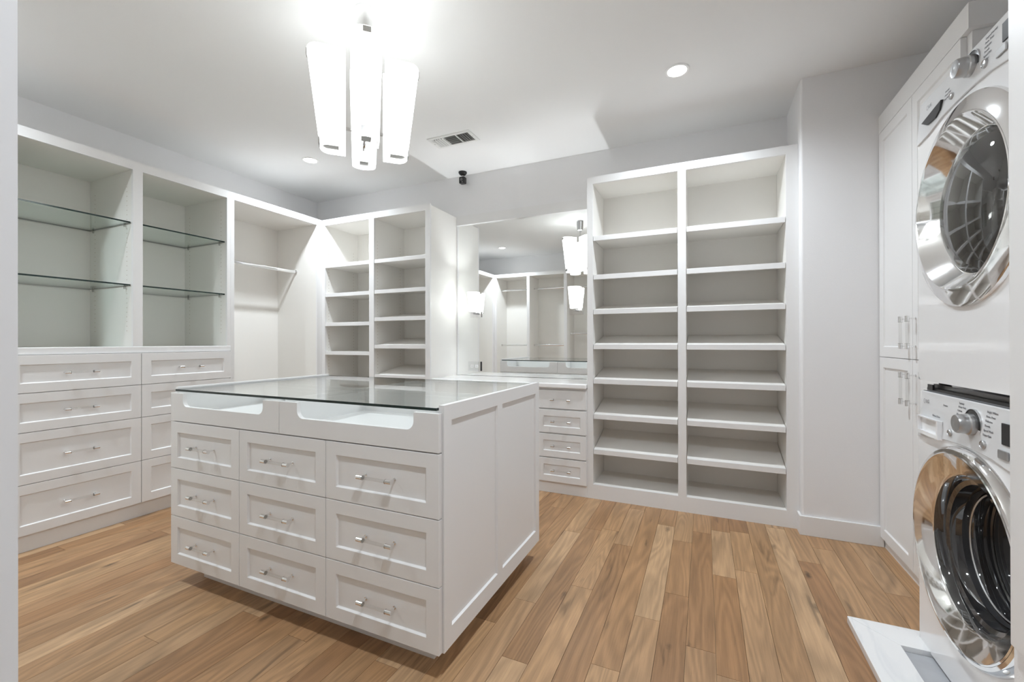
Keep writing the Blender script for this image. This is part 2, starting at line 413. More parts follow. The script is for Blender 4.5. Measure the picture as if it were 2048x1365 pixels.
lg = G().box(XL-0.0185, XL+0.004, 1.014, 2.2755, 1.1295, 1.1715)
tag(obj('counter_ledge', lg, 'cab', bevel=0.004, seg=3), 'long white ledge running above the drawers, below the glass shelves', 'ledge')
# C: hanging bay in the corner
t = open_unit('hanging_wardrobe', 'white open hanging bay in the corner beside the glass shelf cabinet', 'wardrobe', (XL, 2.2765, 0), R90, 0.9230, HT, DL, 0.030, 0.0595, 0.060, 0.097, 0.097)
rod(t, 0.0305, 0.863, 0.30, 1.925)
# D: hanging bay nearer the entry
t = open_unit('hanging_wardrobe', 'white open hanging bay on drawer wall, opposite corner from shelf tower', 'wardrobe', (XL, 0.1705, 0), R90, 0.8410, HT, DL, 0.0645, 0.028, 0.060, 0.097, 0.097)
rod(t, 0.065, 0.8125, 0.30, 2.10)

# ---- corner shelf tower on the back wall
YT = 3.20
tw = open_unit('shelf_tower', 'tall white shelf tower of two columns between hanging bay and vanity', 'shelf unit', (XL, YT, 0), 0.0, 1.320, HT, 0.469, 0.040, 0.052, 0.058, 0.097, 0.097,
               mids=[(0.618, 0.677)])
def solid_shelf(t, x0, x1, zf, zr, y0, y1, th=0.022, nose=0.034):
    """shelf whose top runs from zf (front) to zr (rear) with an upright nosing"""
    g = G()
    g.add([(x0,y0+0.019,zf-th),(x1,y0+0.019,zf-th),(x1,y1,zr-th),(x0,y1,zr-th),(x0,y0+0.019,zf),(x1,y0+0.019,zf),(x1,y1,zr),(x0,y1,zr)],
          [(0,3,2,1),(4,5,6,7),(0,1,5,4),(1,2,6,5),(2,3,7,6),(3,0,4,7)])
    o = obj('shelf', g, 'inner', t)
    obj('nosing', G().box(x0, x1, y0, y0+0.0188, zf-nose, zf+0.002), 'cab', o, bevel=0.0015)
    return o
for z in (1.986, 1.691, 1.396, 1.107, 0.815, 0.52): solid_shelf(tw, 0.042, 0.6165, z, z, 0.004, 0.456)
for z, dz in ((1.987, 0.0), (1.695, 0.03), (1.434, 0.058), (1.173, 0.066), (0.889, 0.075), (0.62, 0.085), (0.35, 0.09)): solid_shelf(tw, 0.679, 1.2665, z, z+dz, 0.004, 0.45)
pin_holes(tw, [(0.0408, 0.05, 0.6, 2.2, 1), (0.0408, 0.39, 0.6, 2.2, 1), (0.6778, 0.05, 0.6, 2.2, 1), (0.6778, 0.39, 0.6, 2.2, 1)])

# ---- vanity on the back wall
vx0, vx1 = -2.2345, -0.8245
t = thing('vanity_drawer_unit', 'white stack of four narrow drawers under the vanity counter', 'drawer unit', (-1.235, 3.255, 0), 0.0)
obj('body', G().box(0, 0.410, 0.0, 0.41, 0.0, 0.835), 'cab', t)
drawer(t, 0.012, 0.406, 0.672, 0.818, y=-0.02, slab=True)
for a, b in ((0.478, 0.664), (0.286, 0.472), (0.091, 0.280)): drawer(t, 0.012, 0.406, a, b, y=-0.02, fr=0.045, fz=0.05)
ap = G().box(-2.234, -1.236, 3.275, 3.295, 0.70, 0.835)
tag(obj('vanity_apron', ap, 'cab'), 'white apron board spanning the knee space under the vanity counter', 'board')
ct = G().box(vx0, vx1-0.001, 3.212, 3.6585, 0.8365, 0.8745)
tag(obj('vanity_countertop', ct, 'quartz', bevel=0.008, seg=3), 'glossy white vanity counter in front of the mirror', 'counter')
t = thing('wall_mirror', 'large frameless mirror above the vanity counter', 'mirror', (-1.53, 3.66, 0.875))
obj('glass', G().box(-0.690, 0.706, -0.004, 0.0, 0.002, 1.468), 'mirror', t)
obj('backing', G().box(-0.690, 0.706, 0.0003, 0.0095, 0.002, 1.468), 'nickel', t)
obj('edge_strip', G().box(-0.7035, -0.6905, -0.012, 0.009, 0.0, 1.47), 'cab', t)
tag(obj('mirror_header', G().box(vx0+0.0005, vx1-0.0005, 3.648, 3.669, 2.345, 2.440).box(vx0+0.0005, vx1-0.0005, 3.640, 3.648, 2.345, 2.352), 'cab'), 'flat white header board along the top of the mirror', 'trim board')
# outlet let into the mirror
t = thing('wall_outlet', 'mirrored double socket plate low on the mirror by shelf tower', 'outlet', (-2.035, 3.6555, 0.965))
obj('plate', G().box(-0.070, 0.066, -0.006, 0.0, -0.045, 0.045), 'plate', t, bevel=0.001)
obj('dark_edge', G().box(0.0665, 0.076, -0.008, 0.0, -0.045, 0.045), 'black', t)  # dark edge of the plate, built as a raised black strip
for sx in (-0.026, 0.026):
    so = obj('socket', G().box(sx-0.018, sx+0.018, -0.0075, -0.0061, -0.015, 0.015), 'cab', t, bevel=0.0005)
    obj('slots', G().box(sx-0.006, sx-0.004, -0.0079, -0.0076, -0.006, 0.002).box(sx+0.004, sx+0.006, -0.0079, -0.0076, -0.006, 0.002).box(sx-0.0018, sx+0.0018, -0.0079, -0.0076, 0.006, 0.009), 'ink', so)

# ---- shoe rack
YR = 3.255
rk = open_unit('shoe_rack', 'tall white shoe rack with two columns of slanted shelves', 'shelf unit', (-0.824, YR, 0), 0.0, 1.3735, 2.466, 0.40, 0.044, 0.0675, 0.055, 0.108, 0.108,
               mids=[(0.652, 0.706)])
for z, dz in ((2.008, -0.006), (1.711, 0.036), (1.445, 0.063), (1.178, 0.072), (0.914, 0.073), (0.644, 0.083), (0.375, 0.091)):
    solid_shelf(rk, 0.0475, 0.6485, z, z+dz, 0.004, 0.380, nose=0.035)
    solid_shelf(rk, 0.7095, 1.3025, z, z+dz, 0.004, 0.380, nose=0.035)

# ---- right wall tall cupboard
RM = -PI/2
XD = 0.935
t = thing('tall_cupboard', 'tall white double-door cupboard between the dryer and the wall', 'cupboard', (XD, 3.181, 0), RM)
Wc = 3.181-2.262
obj('body', G().box(0, Wc, 0.0205, 0.68, 0.0, 2.413), 'cab', t)
obj('fascia', G().box(-0.0, Wc+0.024, 0.0, 0.68, 2.4135, 2.514), 'cab', t)
for x0, x1, hx in ((0.004, 0.443, 0.443-0.040), (0.443, 0.886, 0.443+0.040)):
    for z0, z1, hz in ((0.060, 1.1085, 0.965), (1.1115, 2.411, 1.243)):
        wv = (x1-x0)/2-0.0016
        d = obj('door', G().shaker(-wv, wv, 0, z1-z0, 0, 0.02, 0.056, fz=0.058), 'cab', t, bevel=0.0012, loc=((x0+x1)/2, 0, z0))
        h = link('handle', HV_ME, d, (hx-(x0+x1)/2, 0.0, hz-z0)); h['label'] = 'upright clear rod handle with chrome ends'

# ---- hanging bays on the entry wall (seen in the mirror)
ends = [(-3.555, -2.883), (-2.883, -2.192), (-2.192, -1.50), (-1.50, -0.6005)]
labs = ['white open double-rod hanging bay at the corner of the entry wall', 'white open double-rod hanging bay, second from the corner of the entry wall',
        'white open hanging bay with a higher lower rod on the entry wall', 'wide white open hanging bay beside the entry opening']
for i, ((a, b), lb) in enumerate(zip(ends, labs)):
    W = b-a
    t = open_unit('hanging_wardrobe', lb, 'wardrobe', (b, 0.17, 0), PI, W-0.001, HT, 0.466, 0.026, 0.026 if i else 0.04, 0.060, 0.097, 0.097)
    for z in ((2.17, 1.14) if i < 2 else (2.17, 1.345)): rod(t, 0.0265, W-0.001-(0.0265 if i else 0.0405), 0.23, z)

# ------------------------------------------------------------------ island
IX0, IX1, IY0, IY1 = -2.437, -0.845, 1.263, 2.257
isl = thing('island_dresser', 'white freestanding island of nine front drawers with scooped trays above', 'dresser', (-1.641, 1.76, 0))
def isl_box(g, x0, x1, y0, y1, z0, z1): return g.box(x0+1.641, x1+1.641, y0-1.76, y1-1.76, z0, z1)
g = G(); isl_box(g, -2.416, -0.862, IY0+0.0205, IY1-0.0205, 0.10, 0.8095)
obj('body', g, 'cab', isl)
g = G(); isl_box(g, -2.34, -0.935, IY0+0.10, IY1-0.10, 0.0, 0.0995)
obj('plinth', g, 'cab', isl)
# side panels with two recessed fields
def side_panel(x_out, x_in, rot):
    y0, y1 = 1.285, 2.235; z0, z1 = 0.10, 0.975
    T = x_out-x_in if rot > 0 else x_in-x_out
    g = G()
    xs = [0, 0.050, 0.430, 0.480, y1-y0-0.050, y1-y0]; zs = [0, 0.070, z1-z0-0.057, z1-z0]
    # front skin with two holes
    def quad(a, b, c, d, y=0.0): g.add([(a, y, c), (b, y, c), (b, y, d), (a, y, d)], [(0, 1, 2, 3)])
    for i in range(5):
        for j in range(3):
            if j == 1 and i in (1, 3): continue
            quad(xs[i], xs[i+1], zs[j], zs[j+1])
    for i in (1, 3):
        a, b, c, d = xs[i], xs[i+1], zs[1], zs[2]; q = 0.009; e = 0.004
        quad(a+e, b-e, c+e, d-e, q)
        o = [(a,0,c),(b,0,c),(b,0,d),(a,0,d),(a+e,q,c+e),(b-e,q,c+e),(b-e,q,d-e),(a+e,q,d-e)]
        g.add(o, [(0,1,5,4),(1,2,6,5),(2,3,7,6),(3,0,4,7)])
    L = y1-y0; Hh = z1-z0
    g.add([(0,0,0),(L,0,0),(L,0,Hh),(0,0,Hh),(0,0.022,0),(L,0.022,0),(L,0.022,Hh),(0,0.022,Hh)], [(4,7,6,5),(0,4,5,1),(1,5,6,2),(2,6,7,3),(3,7,4,0)])
    me = g.mesh('side_panel', [M_['cab']])
    bm = bmesh.new(); bm.from_mesh(me); bmesh.ops.remove_doubles(bm, verts=bm.verts, dist=1e-5); bmesh.ops.recalc_face_normals(bm, faces=bm.faces); bm.to_mesh(me); bm.free()
    return link('side_panel', me, isl, (x_out+1.641, (y0 if rot > 0 else y1)-1.76, z0), rot)
side_panel(-0.839, -0.861, R90)
side_panel(-2.439, -2.417, -R90)
# nine drawers each side
cx = [-2.437, -1.914, -1.384, -0.845]; rz = [0.1005, 0.3385, 0.5765, 0.8075]
for i in range(3):
    for j in range(3):
        drawer(isl, cx[i]+1.641, cx[i+1]+1.641, rz[j], rz[j+1], y=IY0-1.76, fr=0.054, fz=0.052)
        d = drawer(isl, cx[i]+1.641, cx[i+1]+1.641, rz[j], rz[j+1], y=IY1-1.76, fr=0.054, fz=0.052, rotz=PI)
# scooped tray fronts
def scoop(x0, x1, z0, z1, c0, c1, zc, r=0.032):
    pts = [(x0, z0), (x1, z0), (x1, z1), (c1, z1)]
    for k in range(9):
        a = -k*PI/16; pts.append((c1-r+r*math.cos(a), zc+r+r*math.sin(a)))
    for k in range(9):
        a = -PI/2-k*PI/16; pts.append((c0+r+r*math.cos(a), zc+r+r*math.sin(a)))
    pts += [(c0, z1), (x0, z1)]
    return [(x+1.641, z) for x, z in pts]
def tray(x0, x1, c0, c1, ys, rot):
    yy = ys-1.76; s = 1 if rot == 0 else -1
    fr = obj('tray_front', G().prism(scoop(x0+0.0012, x1-0.0012, 0.8105, 0.9485, c0, c1, 0.884), yy, yy+s*0.019), 'cab', isl, bevel=0.0012)
    yb = (1.752 if s > 0 else 1.768)-1.76
    a, b = x0+1.641+0.016, x1+1.641-0.016; ya, yb2 = yy+s*0.0195, yb
    bx = G().box(a, b, ya, yb2, 0.8105, 0.842)
    bx.box(a, a+0.012, ya, yb2, 0.842, 0.940).box(b-0.012, b, ya, yb2, 0.842, 0.940).box(a+0.012, b-0.012, yb2-s*0.012, yb2, 0.842, 0.940)
    obj('tray_box', bx, 'cab', fr)
tray(-2.437, -1.654, -2.338, -1.757, IY0, 0); tray(-1.654, -0.845, -1.546, -0.955, IY0, 0)
tray(-2.437, -1.654, -2.338, -1.757, IY1, PI); tray(-1.654, -0.845, -1.546, -0.955, IY1, PI)
g = G(); isl_box(g, -1.6665, -1.6415, 1.285, 2.235, 0.8105, 0.9555)
obj('centre_rail', g, 'cab', isl)
g = G(); isl_box(g, -2.416, -1.667, 1.7525, 1.7675, 0.8105, 0.9555); isl_box(g, -1.641, -0.862, 1.7525, 1.7675, 0.8105, 0.9555)
isl_box(g, -2.4165, -2.404, 1.283, 1.7515, 0.9405, 0.9555); isl_box(g, -0.874, -0.8615, 1.283, 1.7515, 0.9405, 0.9555)
isl_box(g, -2.4165, -2.404, 1.7685, 2.237, 0.9405, 0.9555); isl_box(g, -0.874, -0.8615, 1.7685, 2.237, 0.9405, 0.9555)
obj('support_rail', g, 'cab', isl)
g = G().box(-2.414, -0.8625, 1.272, 2.248, 0.9565, 0.9665); g.m = [0, 0, 1, 1, 1, 1]
tag(obj('glass_top', g, ['topglass', 'glassedge']), 'clear glass sheet with green edge covering the island trays', 'glass top')

# ------------------------------------------------------------------ drain pan, washer, dryer
PX0, PX1, PY0, PY1 = 0.552, 1.58, 1.410, 2.258
pan = thing('washer_drain_pan', 'white marble drain pan with wide mitred rim under the washer', 'drain pan', (0.552, 1.40, 0))
rim = 0.135
def rim_piece(pts, name='rim'):
    a = [(x-0.552, y-1.40, 0.0005) for x, y in pts]; b = [(x-0.552, y-1.40, 0.030) for x, y in pts]
    n = len(pts); g = G().add(a+b, [tuple(range(n-1, -1, -1)), tuple(range(n, 2*n))]+[(k, (k+1) % n, n+(k+1) % n, n+k) for k in range(n)])
    obj(name, g, 'marble', pan, bevel=0.002)
q = 0.0006
rim_piece([(PX0, PY0), (PX0+rim, PY0+0.02), (PX0+rim, PY1-rim-q), (PX0, PY1-q)])
rim_piece([(PX0+q, PY1), (PX0+rim+q, PY1-rim), (PX1, PY1-rim), (PX1, PY1)])
obj('pan_floor', G().box(PX0+rim+0.001-0.552, PX1-0.552, PY0-1.40, PY1-rim-0.001-1.40, 0.0005, 0.010), 'greymarble', pan)
obj('drain_grate', G().lathez([(0.0, 0.0135), (0.03, 0.0135), (0.034, 0.0102), (0.036, 0.0102)], 0.18, 0.32, 20), 'nickel', pan, smooth=True)

def text_mesh(body, size, mt):
    c = bpy.data.curves.new('txt', 'FONT'); c.body = body; c.size = size; c.extrude = 0.0002; c.resolution_u = 3
    c.align_x = 'LEFT'; c.align_y = 'CENTER'
    o = bpy.data.objects.new('txt', c); COL.objects.link(o)
    dg = bpy.context.evaluated_depsgraph_get(); dg.update()
    me = bpy.data.meshes.new_from_object(o.evaluated_get(dg)); bpy.data.objects.remove(o); bpy.data.curves.remove(c)
    me.materials.clear(); me.materials.append(M_[mt]); return me
def text(parent, body, x, y, z, size, mt='ink', name='lettering', tilt=0.0):
    return link(name, text_mesh(body, size, mt), parent, (x, y, z), rot=(PI/2+tilt, 0, 0))

def ring_face(g, x0, x1, z0, z1, cx, cz, R, y):
    """flat plate with a round hole"""
    angs = sorted(set([2*PI*k/72 for k in range(72)] + [math.atan2(zc-cz, xc-cx) % (2*PI) for xc in (x0, x1) for zc in (z0, z1)]))
    inn, outn = [], []
    for a in angs:
        c, s = math.cos(a), math.sin(a)
        ts = []
        if c > 1e-9: ts.append((x1-cx)/c)
        if c < -1e-9: ts.append((x0-cx)/c)
        if s > 1e-9: ts.append((z1-cz)/s)
        if s < -1e-9: ts.append((z0-cz)/s)
        tt = min(ts); inn.append((cx+R*c, y, cz+R*s)); outn.append((cx+tt*c, y, cz+tt*s))
    n = len(angs); g.add(inn+outn, [(k, (k+1) % n, n+(k+1) % n, n+k) for k in range(n)])

def machine(name, label, cat, zb, zt, zface, cz, dryer_):
    FAR = 2.215; Wm = 0.686; Dm = 0.74; cx = 0.343
    t = thing(name, label, cat, (0.775, FAR, zb), RM)
    h = zt-zb; zf = zface-zb; c = cz-zb; R = 0.336
    g = G(); ring_face(g, 0.0, Wm, 0.012, zf, cx, c, R, 0.0)
    x0, x1, y1 = 0.0, Wm, Dm
    g.add([(x0,0,0.012),(x1,0,0.012),(x1,0,zf),(x0,0,zf),(x0,y1,0.012),(x1,y1,0.012),(x1,y1,h),(x0,y1,h),(x0,0.012,h),(x1,0.012,h)],
          [(0,4,5,1),(4,7,6,5),(7,8,9,6),(0,3,8,7,4),(1,5,6,9,2)])
    bm_me = g.mesh('body', [M_['enamel']])
    bm = bmesh.new(); bm.from_mesh(bm_me); bmesh.ops.remove_doubles(bm, verts=bm.verts, dist=1e-5); bmesh.ops.recalc_face_normals(bm, faces=bm.faces); bm.to_mesh(bm_me); bm.free()
    b = link('body', bm_me, t); md = b.modifiers.new('bevel', 'BEVEL'); md.width = 0.014; md.segments = 3; md.limit_method = 'ANGLE'; md.angle_limit = math.radians(50)
    for fx in (0.05, Wm-0.05):
        for fy in (0.06, Dm-0.06): obj('foot', G().cyl((fx, fy, 0.0), (fx, fy, 0.0125), 0.018, 12), 'black', t)
    # control panel leaning back
    ty = 0.012
    def py(z): return -0.004 + (z-zf)/(h-zf)*(ty+0.0)     # front of the panel at height z
    dip = 0.03
    pts_l = [(0.006, zf-dip), (0.10, zf-dip*0.75), (0.20, zf-dip*0.15), (0.30, zf+0.001), (0.386, zf+0.001), (0.486, zf-dip*0.15), (0.586, zf-dip*0.75), (0.680, zf-dip)]
    g = G(); n = len(pts_l)
    fr = [(x, -0.007, z) for x, z in pts_l] + [(x, ty-0.006, h-0.003) for x, z in pts_l]
    bk = [(x, 0.016, z) for x, z in pts_l] + [(x, ty+0.018, h-0.003) for x, z in pts_l]
    g.add(fr+bk, [(k, k+1, n+k+1, n+k) for k in range(n-1)] + [(2*n+k, 3*n+k, 3*n+k+1, 2*n+k+1) for k in range(n-1)] +
          [(k, 2*n+k, 2*n+k+1, k+1) for k in range(n-1)] + [(n+k, n+k+1, 3*n+k+1, 3*n+k) for k in range(n-1)] + [(0, n, 3*n, 2*n), (n-1, 3*n-1, 4*n-1, 2*n-1)])
    cp = obj('control_panel', g, 'panelgrey', t, bevel=0.003, seg=2)
    def sy(z): return -0.007 + (z-zf)/(h-zf)*(ty+0.001)
    tl = math.atan2(ty, h-zf)
    return t, cp, sy, tl, cx, c, zf, h

# ---- washer
ws, cp, sy, tl, cx, c, zf, h = machine('washing_machine', 'white front-loading washing machine standing in marble drain pan', 'washing machine', 0.0105, 1.010, 0.856, 0.517, False)
d = obj('door', G().lathe([(0.336, 0.0), (0.333, -0.016), (0.324, -0.026), (0.314, -0.028)], cx, c, 96), 'chrome', ws, smooth=True)
obj('door_ring', G().lathe([(0.3135, -0.0285), (0.309, -0.0305), (0.303, -0.026), (0.246, -0.002), (0.240, 0.006)], cx, c, 96), 'chrome', d, smooth=True)
obj('door_bowl', G().lathe([(0.2398, 0.006), (0.232, 0.016), (0.228, 0.034), (0.214, 0.040), (0.206, 0.075), (0.195, 0.090), (0.19, 0.12), (0.12, 0.135), (0.0, 0.14)], cx, c, 96), 'darkglass', d, smooth=True)
obj('bowl_rim', G().lathe([(0.1935, 0.086), (0.190, 0.083), (0.187, 0.086), (0.190, 0.0895)], cx, c, 72), 'silver', d, smooth=True)
obj('gasket', G().lathe([(0.205, 0.0745), (0.200, 0.068), (0.197, 0.085)], cx, c, 72), 'rubber', d, smooth=True)
def knob(cp, x, z, yb, r=0.030, plate=0.047):
    k = obj('dial_ring', G().lathe([(0.0, yb-0.001), (plate*0.98, yb-0.001), (plate, yb-0.0005), (plate, yb+0.004)], x, z, 40), 'darkring', cp, smooth=True)
    obj('dial_trim', G().lathe([(plate+0.002, yb+0.004), (plate+0.002, yb-0.002), (plate+0.0002, yb-0.002)], x, z, 40), 'silver', cp, smooth=True)
    obj('dial_knob', G().lathe([(r*1.12, yb-0.0012), (r*1.12, yb-0.014), (r*1.0, yb-0.017), (r*1.0, yb-0.020), (r*1.03, yb-0.022), (r*0.97, yb-0.038), (r*0.90, yb-0.042), (r*0.86, yb-0.0415), (0.0, yb-0.0445)], x, z, 40), 'silver', cp, smooth=True)
def button(cp, x, z, yb, r=0.013):
    obj('button', G().lathe([(r, yb+0.002), (r, yb-0.004), (r*0.86, yb-0.006), (r*0.8, yb-0.0045), (0.0, yb-0.0065)], x, z, 24), 'silver', cp, smooth=True)
knob(cp, 0.376, 0.936-0.0105, sy(0.9255))
button(cp, 0.252, 0.885-0.0105, sy(0.8745), 0.011); button(cp, 0.444, 0.886-0.0105, sy(0.8755), 0.013)
# detergent drawer pull
def recess(cp, x0, x1, z0, z1, yb):
    yo = yb-0.013
    g = G().box(x0, x0+0.010, yo, yb+0.001, z0, z1).box(x1-0.010, x1, yo, yb+0.001, z0, z1).box(x0+0.010, x1-0.010, yo, yb+0.001, z0, z0+0.014).box(x0+0.010, x1-0.010, yo, yb+0.001, z1-0.004, z1)
    o = obj('dispenser_front', g, 'enamel', cp)
    obj('finger_recess', G().box(x0+0.010, x1-0.010, yb-0.0012, yb+0.001, z0+0.014, z1-0.004), 'enamel', cp)
recess(cp, 0.030, 0.195, 0.847-0.0105, 0.914-0.0105, sy(0.87))
obj('display', G().box(0.530, 0.64, sy(0.93)-0.0055, sy(0.93), 0.906-0.0105, 0.967-0.0105), 'black', cp, bevel=0.001)
obj('option_key', G().box(0.522, 0.566, sy(0.87)-0.0055, sy(0.87), 0.866-0.0105, 0.891-0.0105), 'silver', cp, bevel=0.002)
obj('option_key', G().box(0.578, 0.622, sy(0.87)-0.0055, sy(0.87), 0.866-0.0105, 0.891-0.0105), 'silver', cp, bevel=0.002)
def emblem(cp, x, z, s, tl, yb):
    obj('emblem', G().lathe([(s*0.50, yb-0.0012), (s*0.42, yb-0.0012)], x, z, 28), 'ink', cp)
    text(cp, 'LG', x+s*0.7, yb-0.0012, z, s*1.05, tilt=tl)
e = emblem
zo = 0.0105
emblem(cp, 0.046, 0.970-zo, 0.018, -tl, sy(0.96))
text(cp, 'Tromm', 0.185, sy(0.965)-0.001, 0.972-zo, 0.010, tilt=-tl)
text(cp, 'Direct Drive', 0.115, sy(0.92)-0.001, 0.925-zo, 0.011, tilt=-tl)
for i, s_ in enumerate(['Bright Whites', 'Perm. Press', 'Delicates', 'Towels', 'Speed Wash', 'Drain+Spin']):
    z = 0.987-i*0.0142; text(cp, s_, 0.445-i*0.002, sy(z-zo)-0.001, z-zo, 0.0095, tilt=-tl)
for i, s_ in enumerate(['Sanitary', 'Heavy Duty', 'Cotton', 'Normal']):
    z = 0.993-i*0.0125; text(cp, s_, 0.288-i*0.003, sy(z-zo)-0.001, z-zo, 0.0095, tilt=-tl)
obj('care_sticker', G().box(-0.0008, -0.0002, 0.028, 0.060, 0.74, 0.80, 0).box(-0.0012, -0.0008, 0.032, 0.056, 0.755, 0.772, 1), ['blue', 'orange'], ws)

# ---- stacking bracket and dryer
t = thing('stacking_kit', 'thin black stacking bracket between the washer and dryer', 'bracket', (0.795, 2.20, 1.0105), RM)
obj('rail', G().box(0.0, 0.656, 0.0, 0.60, 0.0, 0.010), 'black', t)
obj('bracket', G().box(0.02, 0.636, 0.012, 0.585, 0.0102, 0.0255), 'rubber', t)
obj('clip', G().box(0.020, 0.060, -0.006, 0.0, 0.004, 0.024), 'black', t)
dr, cp, sy, tl, cx, c, zf, h = machine('tumble_dryer', 'white front-loading tumble dryer stacked on top of the washer', 'tumble dryer', 1.0365, 2.135, 2.0, 1.648, True)
d = obj('door', G().lathe([(0.336, 0.0), (0.334, -0.010), (0.326, -0.015), (0.286, -0.026), (0.280, -0.0285)], cx, c, 96), 'chrome', dr, smooth=True)
obj('door_ring', G().lathe([(0.2795, -0.0288), (0.276, -0.0305), (0.271, -0.026), (0.230, 0.024), (0.226, 0.026)], cx, c, 96), 'chrome', d, smooth=True)
obj('door_glass', G().lathe([(0.2258, 0.026), (0.215, 0.020), (0.19, 0.006), (0.15, -0.008), (0.10, -0.018), (0.05, -0.0235), (0.0, -0.025)], cx, c, 96), 'smoke', d, smooth=True)
knob(cp, 0.378, 2.074-1.0365, sy(2.074-1.0365), 0.029, 0.043)
button(cp, 0.268, 2.036-1.0365, sy(1.0), 0.011); button(cp, 0.458, 2.034-1.0365, sy(1.0), 0.013)
obj('display', G().box(0.540, 0.645, sy(1.04)-0.0055, sy(1.04), 2.045-1.0365, 2.098-1.0365), 'black', cp, bevel=0.001)
obj('option_key', G().box(0.520, 0.566, sy(0.985)-0.0055, sy(0.985), 2.012-1.0365, 2.034-1.0365), 'silver', cp, bevel=0.002)
o = obj('dark_pull', G().prism([(0.055, 1.003), (0.205, 1.020), (0.195, 0.990), (0.165, 0.975), (0.10, 0.978)], sy(1.0)-0.006, sy(1.0)+0.002), 'black', cp)
emblem(cp, 0.080, 2.087-1.0365, 0.016, -tl, sy(1.05))
for i, s_ in enumerate(['Cotton/Normal', 'Perm. Press', 'Delicates', 'Towels', 'Speed Dry', 'Air Dry']):
    z = 2.113-i*0.0135; text(cp, s_, 0.445, sy(z-1.0365)-0.001, z-1.0365, 0.0090, tilt=-tl)
for i, s_ in enumerate(['Normal', 'Heavy Duty', 'Anti Bacterial']):
    z = 2.075-i*0.0135; text(cp, s_, 0.215, sy(z-1.0365)-0.001, z-1.0365, 0.0085, tilt=-tl)

# ------------------------------------------------------------------ lamps
def point(name, loc, power, r=0.03, col=(0.92, 0.97, 1.0), parent=None):
    l = bpy.data.lights.new(name, 'POINT'); l.energy = power; l.shadow_soft_size = r; l.color = col
    o = bpy.data.objects.new(name, l); COL.objects.link(o); o.location = loc
    if parent: o.parent = parent
    return o
# chandelier
CX, CY = -1.531, 1.641
ch = thing('pendant_chandelier', 'chrome pendant lamp with four tall folded opal glass shades', 'pendant lamp', (CX, CY, 2.12))
b0 = 2.12
obj('canopy', G().lathez([(0.0, CEIL-b0-0.0005), (0.052, CEIL-b0-0.0005), (0.052, CEIL-b0-0.012), (0.049, CEIL-b0-0.02), (0.040, 2.72-b0), (0.036, 2.708-b0), (0.018, 2.700-b0), (0.014, 2.680-b0), (0.0, 2.680-b0)], 0, 0, 32), 'chrome', ch, smooth=True)
obj('stem', G().cyl((0, 0, 2.30-b0), (0, 0, 2.682-b0), 0.0075, 14), 'chrome', ch, smooth=True)
obj('hub', G().lathez([(0.0, 2.335-b0), (0.018, 2.335-b0), (0.022, 2.32-b0), (0.022, 2.22-b0), (0.014, 2.20-b0), (0.0, 2.195-b0)], 0, 0, 24), 'chrome', ch, smooth=True)
def u_plan(ri, ra, hw, n=14, bow=0.0):
    """open U seen from above, local x = outward"""
    pts = [(ri, -hw)]
    xs = ra-hw*0.75
    pts.append(((ri+xs)/2, -hw)); 
    for k in range(n+1):
        a = -PI/2+PI*k/n; pts.append((xs+hw*0.75*math.cos(a), hw*math.sin(a)))
    pts += [((ri+xs)/2, hw), (ri, hw)]
    return pts
def u_shade(name, z0, z1, ri, ra0, ra1, hw0, hw1, mt, parent, ang, loc=(0,0,0), th=0.005):
    g = G(); rows = 8; prev = None
    for i in range(rows+1):
        f = i/rows; pl = u_plan(ri, ra0+(ra1-ra0)*f, hw0+(hw1-hw0)*f); o = len(g.v)
        for x, y in pl: g.v.append((x, y, z0+(z1-z0)*f))
        n = len(pl)
        if prev is not None:
            for k in range(n-1): g.f.append([prev+k, prev+k+1, o+k+1, o+k]); g.m.append(0)
        prev = o
    ob = obj(name, g, mt, parent, smooth=True, loc=loc, rotz=ang)
    s = ob.modifiers.new('thick', 'SOLIDIFY'); s.thickness = th; s.offset = -1
    return ob
for k in range(4):
    a = -PI/4 + k*PI/2
    sh = u_shade('glass_shade', 2.129-b0, 2.590-b0, 0.090, 0.204, 0.262, 0.058, 0.069, 'shade', ch, a)
    obj('bottom_clip', G().box(0.120, 0.2065, -0.022, 0.022, 0.0205, 0.0235).box(0.2045, 0.2095, -0.023, 0.023, 0.0205, 0.054).box(0.120, 0.123, -0.022, 0.022, 0.0235, 0.075), 'nickel', sh)
    obj('top_clip', G().box(0.2600, 0.2640, -0.018, 0.018, 0.440, 0.466), 'nickel', sh)
    obj('arm', G().box(0.018, 0.125, -0.006, 0.006, 0.115, 0.127).box(0.118, 0.125, -0.010, 0.010, 0.060, 0.115), 'chrome', sh)
    obj('lamp_holder', G().cyl((0.145, 0, 0.10), (0.145, 0, 0.15), 0.012, 14).box(0.12, 0.15, -0.006, 0.006, 0.095, 0.10), 'chrome', sh, smooth=True)
    point('chandelier_bulb', (0.150, 0, 0.235), P_BULB, 0.022, parent=sh)

